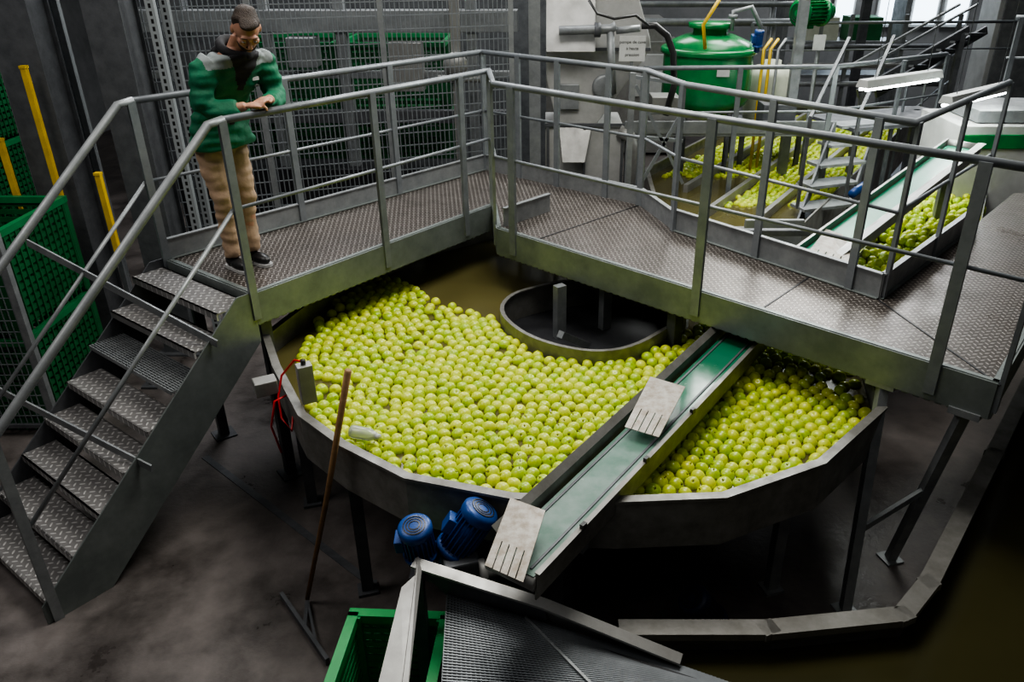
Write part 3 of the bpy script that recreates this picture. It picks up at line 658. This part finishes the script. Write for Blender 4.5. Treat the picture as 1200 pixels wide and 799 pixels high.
def lanetest(p):
    r=V((p.x,p.y,0))-V((1.95,7.3,0)); s_=r.dot(ls); a_=r.dot(ld)
    u=(s_/ (.62*ls.x)) 
    fr=u-math.floor(u)
    return p.y>8.15 and .09<fr<.91 and not(p.y<9.3 and u<-1.2)
far=fillpts([lerp(p,fc,.06) for p in fo],test=lanetest)
bulk('apples',far,.995,'green apples in the lanes of the far flume',8,6,.086,.006)
PZ=1.15
ll=thing('sorting_channel',G(1080,270,0),'brightly lit apple channel between upper conveyor and walkway toe board','tank')
lq=[(985,322),(1048,332),(1150,262),(1160,205),(1095,205)]
b_=MB(); lw=[G(x,y,PZ+.08) for x,y in lq]; b_.ring(lw,.012,.7,PZ+.1); b_.build('wall',steel,ll)
b_=MB(); b_.prism([up(p,0) for p in lw],.9,.95); b_.build('bottom',galvd,ll)
for i in (0,1,2): p=lw[i]; b_=MB(); b_.box((p.x*.98,p.y+.1,.35),(.06,.06,.7)); b_.build('leg',galvd,ll)
la=fillpts([G(x,y,PZ) for x,y in lq],.086); la=[(p.x,p.y,PZ+random.choice((0,.0,.04))) for p in la]
bulk('apples',la,PZ,'yellow green apples heaped in the brightly lit sorting channel',12,8,.090,.015)
u0=G(950,305,1.42);u1=GY(1128,172,7.4)
uc=thing('belt_conveyor',up(u0,0),'upper green belt conveyor rising to the right beside the lit apples','conveyor')
d=(u1-u0).normalized(); sd=d.cross(Z).normalized(); un=sd.cross(d)
def quadbar(o,w,h,dz): 
    b_=MB(); b_.bar(u0+sd*o+un*dz,u1+sd*o+un*dz,w,h,un); return b_
ubelt=mat('upper_belt_green',(.02,.27,.16),(.015,.20,.11),3,.3)
quadbar(0,.24,.015,0).build('belt',ubelt,uc); quadbar(-.14,.02,.14,-.01).build('side_frame',steel,uc); quadbar(.14,.02,.14,-.01).build('side_frame',steel,uc)
quadbar(.175,.05,.008,.06).build('edge_strip',white,uc)
for f in (.15,.9): b_=MB(); p=lerp(u0,u1,f)-Z*.06; b_.box((p.x,p.y,p.z/2),(.06,.06,p.z)); b_.build('leg',galv,uc)
b_=MB(); b_.tube(u1-sd*.15,u1+sd*.15,.05,14); b_.build('end_roller',steel,uc)
b_=MB(); b_.lathe([(0,-.2),(.035,-.2),(.035,.05),(0,.05)],lerp(u0,u1,.45)-sd*.22+un*.1,d,14); b_.build('drive_motor',blue,uc)
comb(GY(968,268,5.9),GY(1003,280,5.8),G(990,318,1.5),G(940,305,1.5),'pale comb plate at the foot of the upper conveyor')
machine('channel_gate',[('gate_plate',tuple(G(905,280,1.25)),(.5,.04,.35),galv),('gate_frame',tuple(G(905,272,1.45)),(.6,.06,.05),galvd),('gate_leg',(G(905,280,1.2).x,G(905,280,1.2).y,.55),(.06,.06,1.1),galvd)],'grey sluice gate plate in the pit left of the upper conveyor','gate')
def lamp(p,q,label):
    t=thing('strip_light',lerp(p,q,.5),label,'lamp'); d=(q-p).normalized(); sd=d.cross(Z).normalized()
    b_=MB(); b_.extr([p-sd*.07,p+sd*.07,p+sd*.045+Z*.07,p-sd*.045+Z*.07],q-p); b_.build('housing',white,t)
    for s_ in (-1,1): b_=MB(); b_.tube(p+sd*.032*s_-Z*.018+d*.02,q+sd*.032*s_-Z*.018-d*.02,.013,10); b_.build('tube',tubem,t)
    for f in (.15,.85): b_=MB(); r_=lerp(p,q,f); b_.tube(r_+Z*.07,up(r_,6.5),.004,6); b_.build('hanger',galvd,t)
lamp(G(1010,103,2.3),G(1098,90,2.3),'hanging fluorescent strip light left of its twin above the sorting lane')
lamp(G(1108,122,2.2),G(1178,105,2.2),'hanging fluorescent strip light right of its twin above the white machine')
p=G(1165,200,1.5)
machine('sorting_machine',[('cabinet',(p.x+.3,p.y+.6,.95),(1.3,.9,1.9),white),('green_band',(p.x+.3,p.y+.14,1.75),(1.3,.03,.14),tankg),('top_hood',(p.x+.35,p.y+.6,1.97),(1.0,.7,.12),galv)],'white sorting machine with a green band behind the lit apples','machine')
t=thing('service_stairs',G(960,240,0),'steel service stairs in the background right of the flume','stairs')
Ys=[7.9,8.15,8.4,8.65,8.9]; pp=[(962,240),(970,214),(980,190),(992,167),(1004,145)]
P_=[GY(x,y,Y) for (x,y),Y in zip(pp,Ys)]
for q in P_: b_=MB(); b_.box(q,(.58,.24,.03),.35); b_.build('tread',galv,t)
for o in (-.29,.29): 
    off=V((o*.94,o*.34,0)); b_=MB(); b_.bar(P_[0]+off-V((.05,.2,.18)),P_[-1]+off,.02,.16); b_.build('stringer',galvd,t)
    b_=MB(); b_.bar(P_[0]+off+Z*.9,P_[-1]+off+Z*.9,.03,.03); b_.build('handrail',galvd,t)
    b_=MB(); b_.bar(P_[0]+off,P_[0]+off+Z*.9,.03,.03); b_.build('post',galvd,t)
b_=MB(); q=P_[-1]; b_.box((q.x+.5,q.y+.4,q.z-.02),(1.6,.8,.04),.35); b_.build('landing',galvd,t)
for xx,yy in ((q.x+.2,q.y+.5),(q.x+1,q.y+.8),(P_[0].x,P_[0].y)):
    b_=MB(); b_.box((xx,yy,q.z/2 if xx>q.x else P_[0].z/2),(.07,.07,q.z if xx>q.x else P_[0].z)); b_.build('leg',galvd,t)
rail('background guard rail crossing in front of the green tank',[(1.0,8.5),(3.0,8.6),(4.6,9.6)],[(1.0,8.5),(2.0,8.55),(3.0,8.6),(3.9,9.1),(4.6,9.6)],2.35,(1.9,),.6)
rail('distant guard rail below the bright windows',[(3.2,13.2),(7.5,13.5)],[(3.2,13.2),(4.3,13.27),(5.4,13.35),(6.5,13.42),(7.5,13.5)],2.35,(1.95,),0)
rail('background guard rail at the far right behind the white machine',[(4.9,8.9),(6.3,8.9)],[(4.95,8.9),(5.5,8.9),(6.2,8.9)],2.8,(2.4,),0)
rail('far guard rail running beside the flume lanes',[(4.2,9.6),(6.3,12.8)],[(4.2,9.6),(4.9,10.67),(5.6,11.73),(6.3,12.8)],2.0,(1.6,),0)
t=thing('distant_stairs',(5.2,11.4,0),'distant diagonal steel stairs rising toward the windows','stairs')
for o in (0,.7):
    b_=MB(); b_.bar(GY(1005+o*30,110,11+o),GY(1135+o*30,35,11.6+o),.04,.12); b_.build('stringer',galvd,t)
    b_=MB(); b_.bar(GY(1000+o*30,75,11+o),GY(1125+o*30,5,11.6+o),.03,.03); b_.build('handrail',galv,t)
for k in range(8): b_=MB(); f=(k+.5)/8; a_=lerp(GY(1005,110,11),GY(1135,35,11.6),f); c_=lerp(GY(1026,110,11.7),GY(1156,35,12.3),f); b_.bar(a_,c_,.18,.03); b_.build('tread',galvd,t)
for f in (.05,.95): b_=MB(); a_=lerp(GY(1005,110,11),GY(1135,35,11.6),f); b_.box((a_.x,a_.y,a_.z/2),(.07,.07,a_.z)); b_.build('leg',galvd,t)
t=thing('braced_trestle',(.95,7.9,0),'grey tubular trestle with crossed braces in front of the flume','frame')
for a_,b2 in (((742,85),(742,235)),((800,95),(800,225)),):
    p=GY(*a_,7.7); b_=MB(); b_.box((p.x,p.y,p.z/2),(.05,.05,p.z)); b_.build('upright',galv,t)
for a_,b2 in (((745,100),(800,215)),((800,130),(745,225)),((742,90),(800,98)),((742,160),(800,165))):
    b_=MB(); b_.bar(GY(*a_,7.7),GY(*b2,7.7),.03,.03); b_.build('brace',railm,t)
b_=MB(); p=GY(935,60,9.4); b_.box((p.x,p.y,1.9),(.1,.1,3.8)); b_.box((p.x,p.y,.01),(.2,.2,.02)); b_.build('steel_column',galv,label='slim grey column in front of the white drum',cat='column')
b_=MB(); p=GY(1010,40,15.0); b_.box((p.x,p.y,2.2),(.14,.12,4.4)); b_.box((p.x,p.y,.01),(.25,.2,.02)); b_.build('steel_column',galvd,label='dark column beside the distant windows',cat='column')
for k,(x_,m_) in enumerate(((895,yellow),(903,yellow),(912,galv))):
    b_=MB(); p=GY(x_,60,9.6); b_.path([(p.x,p.y,.6),(p.x,p.y,2.4),(p.x+.1,p.y+.1,2.5)],.018); b_.build('pipe',m_,label=('left upright yellow pipe beside the drum','right upright yellow pipe beside the drum','grey upright pipe beside the two yellow pipes')[k],cat='pipe')
for k,(y_,z_,r_,w_) in enumerate(((13.4,2.35,.06,'lower'),(13.55,2.6,.045,'middle'),(13.7,2.85,.06,'upper'))):
    b_=MB(); b_.path([(-2,y_,z_),(3.9,y_,z_)],r_,10); b_.path([(3.6,y_,0),(3.6,y_,z_)],.03,8); b_.path([(-1.6,y_,0),(-1.6,y_,z_)],.03,8); b_.build('pipe_run',galv,label='%s long grey pipe run on the far side of the hall'%w_,cat='pipe')
t=thing('pipe_rack',(5.6,14.2,0),'steel pipe rack with stacked pipes in front of the windows','rack')
for x in (4.2,5.1,6.0,6.9): b_=MB(); b_.box((x,14.2,1.2),(.06,.06,2.4)); b_.build('upright',galv,t)
for z,m_ in ((1.3,galv),(1.6,steel),(1.9,galvd)): b_=MB(); b_.tube((4.1,14.12,z),(7.0,14.12,z),.045); b_.build('pipe',m_,t)
machine('control_cabinet',[('cabinet',(8.0,14.5,1.5),(1.0,.6,3.0),white),('door',(8.0,14.18,1.6),(.85,.03,2.4),galv)],'white control cabinet at the far right below the windows','cabinet')
machine('grading_machine',[('body',(.7,14.8,1.0),(3.2,.8,1.9),steel),('hood',(.8,14.8,2.12),(2.4,.7,.4),steel),('panel',(1.8,14.37,1.4),(.7,.06,.7),white)],'long grey grading machine far behind the hopper','machine')
machine('storage_rack',[('upright',(4.4,15.9,1.3),(.1,.6,2.6),galv),('upright',(6.6,15.9,1.3),(.1,.6,2.6),galv),('shelf',(5.5,15.9,1.2),(2.4,.6,.06),galv),('shelf',(5.5,15.9,1.8),(2.4,.6,.06),galv),('bin',(5.1,15.9,2.03),(.6,.5,.4),cream),('bin',(5.9,15.9,2.03),(.6,.5,.4),greend)],'distant storage rack below the windows','rack')
# ---------------- person
PO=A0+av*.28+nv*.48; PO=V((PO.x,PO.y,DK))
PR=Matrix(((-nv.x,av.x,0),(-nv.y,av.y,0),(0,0,1)))
skin=mat('skin',(.50,.27,.18),(.42,.21,.14),20,.5)
hairm=mat('dark_hair',(.022,.013,.008),(.04,.024,.015),40,.6,0,.8,160)
jack=mat('jacket_green',(.004,.16,.075),(.003,.105,.048),8,.7,0,.8,14)
jgrey=mat('jacket_grey',(.24,.27,.27),(.18,.205,.205),12,.75,0,.5,12)
shirt=mat('black_shirt',(.008,.008,.01),(.015,.015,.018),12,.8)
trou=mat('beige_trousers',(.46,.32,.215),(.37,.25,.165),8,.8,0,.8,14)
shoe=mat('black_shoe',(.01,.01,.011),(.02,.02,.02),9,.4); sole=mat('white_sole',(.55,.55,.53),(.4,.4,.4),9,.6)
person=thing('person',PO,'man in green and grey jacket and beige trousers leaning on the rail looking down','person')
def lean(p):
    z=p[2]; k=max(0,z-.75)
    return V((p[0]+k*.27,p[1],z-k*.05))
def remesh(mb,vox,it=4):
    me=mb.mesh('tmp'); o=bpy.data.objects.new('tmp',me); C.objects.link(o)
    r=o.modifiers.new('r','REMESH'); r.mode='VOXEL'; r.voxel_size=vox
    s_=o.modifiers.new('s','SMOOTH'); s_.iterations=it; s_.factor=.5
    bpy.context.view_layer.update()
    m2=bpy.data.meshes.new_from_object(o.evaluated_get(bpy.context.evaluated_depsgraph_get()))
    bpy.data.objects.remove(o); m2.polygons.foreach_set('use_smooth',[True]*len(m2.polygons)); return m2
def place(me,name,mats,parent=person,fn=None,jit=0):
    me.materials.clear()
    for m in mats: me.materials.append(m)
    if fn:
        for p in me.polygons: p.material_index=fn(p.center)
    if jit:
        me.update(); ns=[v.normal.copy() for v in me.vertices]
        for v,n in zip(me.vertices,ns): v.co+=n*jit*(noise.noise(V((v.co.x*8,v.co.y*8,v.co.z*22)))-.1)
    me.transform(PR.to_4x4()); o=bpy.data.objects.new(name,me); C.objects.link(o); o.parent=parent; return o
def torso(b_,rings,g=0,n=24):
    R=[]
    for z,cx,rx,ry in rings: R.append([lean(V((cx+(rx+g)*math.cos(2*math.pi*k/n),(ry+g)*math.sin(2*math.pi*k/n),z))) for k in range(n)])
    b_.rings(R)
TR=[(.82,-.06,.09,.13),(.92,-.07,.105,.16),(1.02,-.06,.10,.15),(1.15,-.02,.10,.145),(1.28,.03,.11,.165),(1.37,.07,.11,.18),(1.43,.10,.095,.165),(1.475,.12,.075,.11),(1.51,.135,.055,.062),(1.58,.165,.052,.052)]
HC=lean(V((.225,0,1.615))); HM=Matrix.Rotation(math.radians(-26),3,'Z')@Matrix.Rotation(math.radians(52),3,'Y')
def H(x,y,z): return HC+HM@V((x,y,z))
LEG=lambda s:[(-.04,s*.085,.90),(-.02,s*.09,.70),(.02,s*.085,.49),(.0,s*.08,.28),(-.01,s*.075,.10)]
def arm(s): 
    return [lean((.10,s*.15,1.42)),lean((.10,s*.20,1.38)),(.265,s*.235,1.25),(.28,s*.25,1.145),(.32,s*.215,1.13),(.40,s*.135,1.135),(.455,s*.085,1.15+.02*(s>0))]
def limb(b_,pts_,rs,g=0,n=14): b_.path(pts_,1,n,[r+g for r in rs])
body=MB(); torso(body,TR)
body.tube(lean((.13,0,1.46)),H(-.02,0,-.05),.056,16,.055)
body.ell(H(-.012,0,.03),(.095,.075,.088),HM,24,16); body.ell(H(.025,0,-.045),(.070,.058,.068),HM,20,12)
body.ell(H(.07,0,-.078),(.028,.03,.02),HM); body.path([H(.082,0,.035),H(.100,0,.005),H(.116,0,-.012),H(.098,0,-.024)],.01,8,[.008,.011,.015,.012])
body.ell(H(.083,0,.042),(.015,.055,.010),HM); body.ell(H(.092,0,-.05),(.011,.024,.010),HM)
for s in (-1,1):
    body.ell(H(-.005,s*.078,-.002),(.02,.009,.032),HM,12,8); body.ell(H(.065,s*.04,-.01),(.025,.022,.02),HM,12,8)
    body.ell(H(.078,s*.031,.02),(.015,.017,.010),HM,12,8)
    limb(body,LEG(s),[.085,.075,.055,.05,.04]); limb(body,arm(s),[.05,.05,.044,.038,.038,.033,.026])
    w=V((.455,s*.085,1.15+.02*(s>0))); d=V((.33,-s*.94,0)).normalized(); n=V((0,0,1)); sd=d.cross(n)*s
    Mh=Matrix((d,sd,n)).transposed(); body.ell(w+d*.045,(.055,.040,.019),Mh,14,8)
    for j in range(4):
        L_=(.8,.95,1,.9)[j]; o=sd*((j-1.5)*.0195); p0=w+d*.07+o
        p1=p0+d*.036*L_-n*.004; p2=p1+(d*.6-n*.8)*.026*L_; p3=p2+(d*.1-n)*.02*L_
        body.path([p0,p1,p2,p3],.008,8,[.0095,.009,.0085,.007])
    t0=w+d*.02-sd*.03; body.path([t0,t0+(d*.7-sd*.5)*.035,t0+(d*.95-sd*.45)*.062-n*.006],.01,8,[.012,.011,.009])
bo=place(remesh(body,.0055,3),'body',[skin])
hb=MB(); hb.ell(H(-.026,0,.055),(.086,.077,.077),HM,24,14); hb.ell(H(.035,0,.110),(.050,.055,.020),HM); hb.ell(H(-.065,0,.03),(.044,.058,.04),HM)
place(remesh(hb,.005,1),'hair',[hairm],jit=.012)
hb=MB(); hb.ell(H(.033,0,-.068),(.064,.058,.050),HM,20,12); hb.ell(H(.095,0,-.034),(.010,.026,.006),HM)
place(remesh(hb,.005,2),'beard',[hairm])
for s in (-1,1):
    e=MB(); e.ell(H(.084,s*.031,.008),(.010,.011,.003),HM,12,8); eo=place(e.mesh('eye'),'eye',[white])
    e=MB(); e.ell(H(.092,s*.031,.007),(.004,.004,.003),HM,10,6); place(e.mesh('iris'),'iris',[blackp],eo)
    e=MB(); e.path([H(.094,s*.014,.042),H(.095,s*.03,.047),H(.084,s*.05,.042)],.003,6); place(e.mesh('eyebrow'),'eyebrow',[hairm])
tb=MB(); torso(tb,[(.80,-.05,.095,.14),(.92,-.065,.115,.168),(1.03,-.06,.108,.158)])
for s in (-1,1): limb(tb,[(-.03,s*.085,.92),(-.02,s*.088,.70),(.025,s*.085,.49),(.0,s*.08,.30),(-.0,s*.075,.17),(-.0,s*.075,.09)],[.100,.086,.068,.058,.060,.055])
place(remesh(tb,.009,2),'trousers',[trou],jit=.012)
jb=MB(); torso(jb,[(.84,-.045,.130,.178),(.89,-.045,.128,.176)]+[r for r in TR if .99<r[0]<1.5],.036)
for s in (-1,1): limb(jb,arm(s)[:-1]+[(.425,s*.112,1.143+.02*(s>0))],[.068,.074,.068,.062,.058,.050,.040],.008,16)
def jf(c):
    k=max(0,c.z-.75); x=c.x-k*.27; z=c.z+k*.05
    if abs(c.y)<.022+.42*max(0,z-1.27) and .03<x<.30 and z>1.0 and (z>1.24 or c.x<.2): return 2
    if z>1.39 and .06<abs(c.y)<.23: return 1
    return 0
place(remesh(jb,.008,2),'jacket',[jack,jgrey,shirt],fn=jf,jit=.022)
cb=MB(); R=[]
for k in range(20):
    th=2*math.pi*k/20; R.append(lean((.120+.090*math.cos(th),.088*math.sin(th),1.500-.045*math.cos(th))))
cb.path(R+[R[0]],.028,10); cb.ell(lean((.02,0,1.47)),(.05,.10,.05)); place(remesh(cb,.006,2),'hood_collar',[shirt])
eb=MB(); q=lean((.168,.10,1.30)); eb.box(q,(.02,.045,.02)); place(eb.mesh('chest_emblem'),'chest_emblem',[white])
for s in (-1,1):
    sh=MB(); sh.ell((-.02,s*.075,.055),(.06,.042,.055),None,16,10); sh.ell((.07,s*.08,.045),(.10,.045,.04),None,16,10); so=place(remesh(sh,.006,3),'shoe',[shoe])
    sh=MB(); sh.prism([(-.08,s*.075-.03),(-.05,s*.075-.043),(.12,s*.08-.046),(.165,s*.08-.03),(.175,s*.08),(.165,s*.08+.03),(.12,s*.08+.046),(-.05,s*.075+.043),(-.08,s*.075+.03)],.002,.022); place(sh.mesh('sole'),'sole',[sole],so)
# ---------------- lights
def area(loc,target,size,power,col=(1,1,1)):
    l=bpy.data.lights.new('area_light','AREA'); l.energy=power; l.size=size; l.color=col
    o=bpy.data.objects.new('area_light',l); C.objects.link(o); o.location=loc
    o.rotation_euler=(V(target)-V(loc)).to_track_quat('-Z','Y').to_euler()
area((.3,5.0,6.0),(.2,4.5,1),2.4,265,(1,.98,.92))
area((3.2,10.5,5.6),(1.5,5.5,1.2),2.2,250,(.98,1,.96))
area((-2.5,9.0,5.9),(-2.4,6.5,1.0),2.2,185,(.97,.98,1))
area((2.6,8.6,5.2),(3.0,7.5,1),1.8,80,(.97,1,.95))
area((7.2,15.6,6.2),(5,14.5,0),2.5,330,(.95,.98,1))
area((.5,13.2,6.2),(.8,11.5,0),2,130,(.97,.99,1))
area((-4.2,3.2,6.1),(-2.9,4.2,0),2.2,105,(1,.97,.94))
area((1.0,1.5,6.2),(.6,4.5,.8),3.5,34,(1,.98,.95))
w=bpy.data.worlds.new('world'); SC.world=w; w.use_nodes=True; w.node_tree.nodes['Background'].inputs[0].default_value=(.55,.55,.57,1); w.node_tree.nodes['Background'].inputs[1].default_value=.06
cam=bpy.data.cameras.new('camera'); co=bpy.data.objects.new('camera',cam); C.objects.link(co)
co.location=(0,0,CZ); co.rotation_euler=(math.radians(63),0,0); cam.sensor_width=36; cam.lens=F/1200*36; cam.shift_x=-40/1200; SC.camera=co
cam.clip_start=.05
SC.view_settings.view_transform='AgX'
try: SC.view_settings.look='AgX - Medium High Contrast'
except Exception: pass
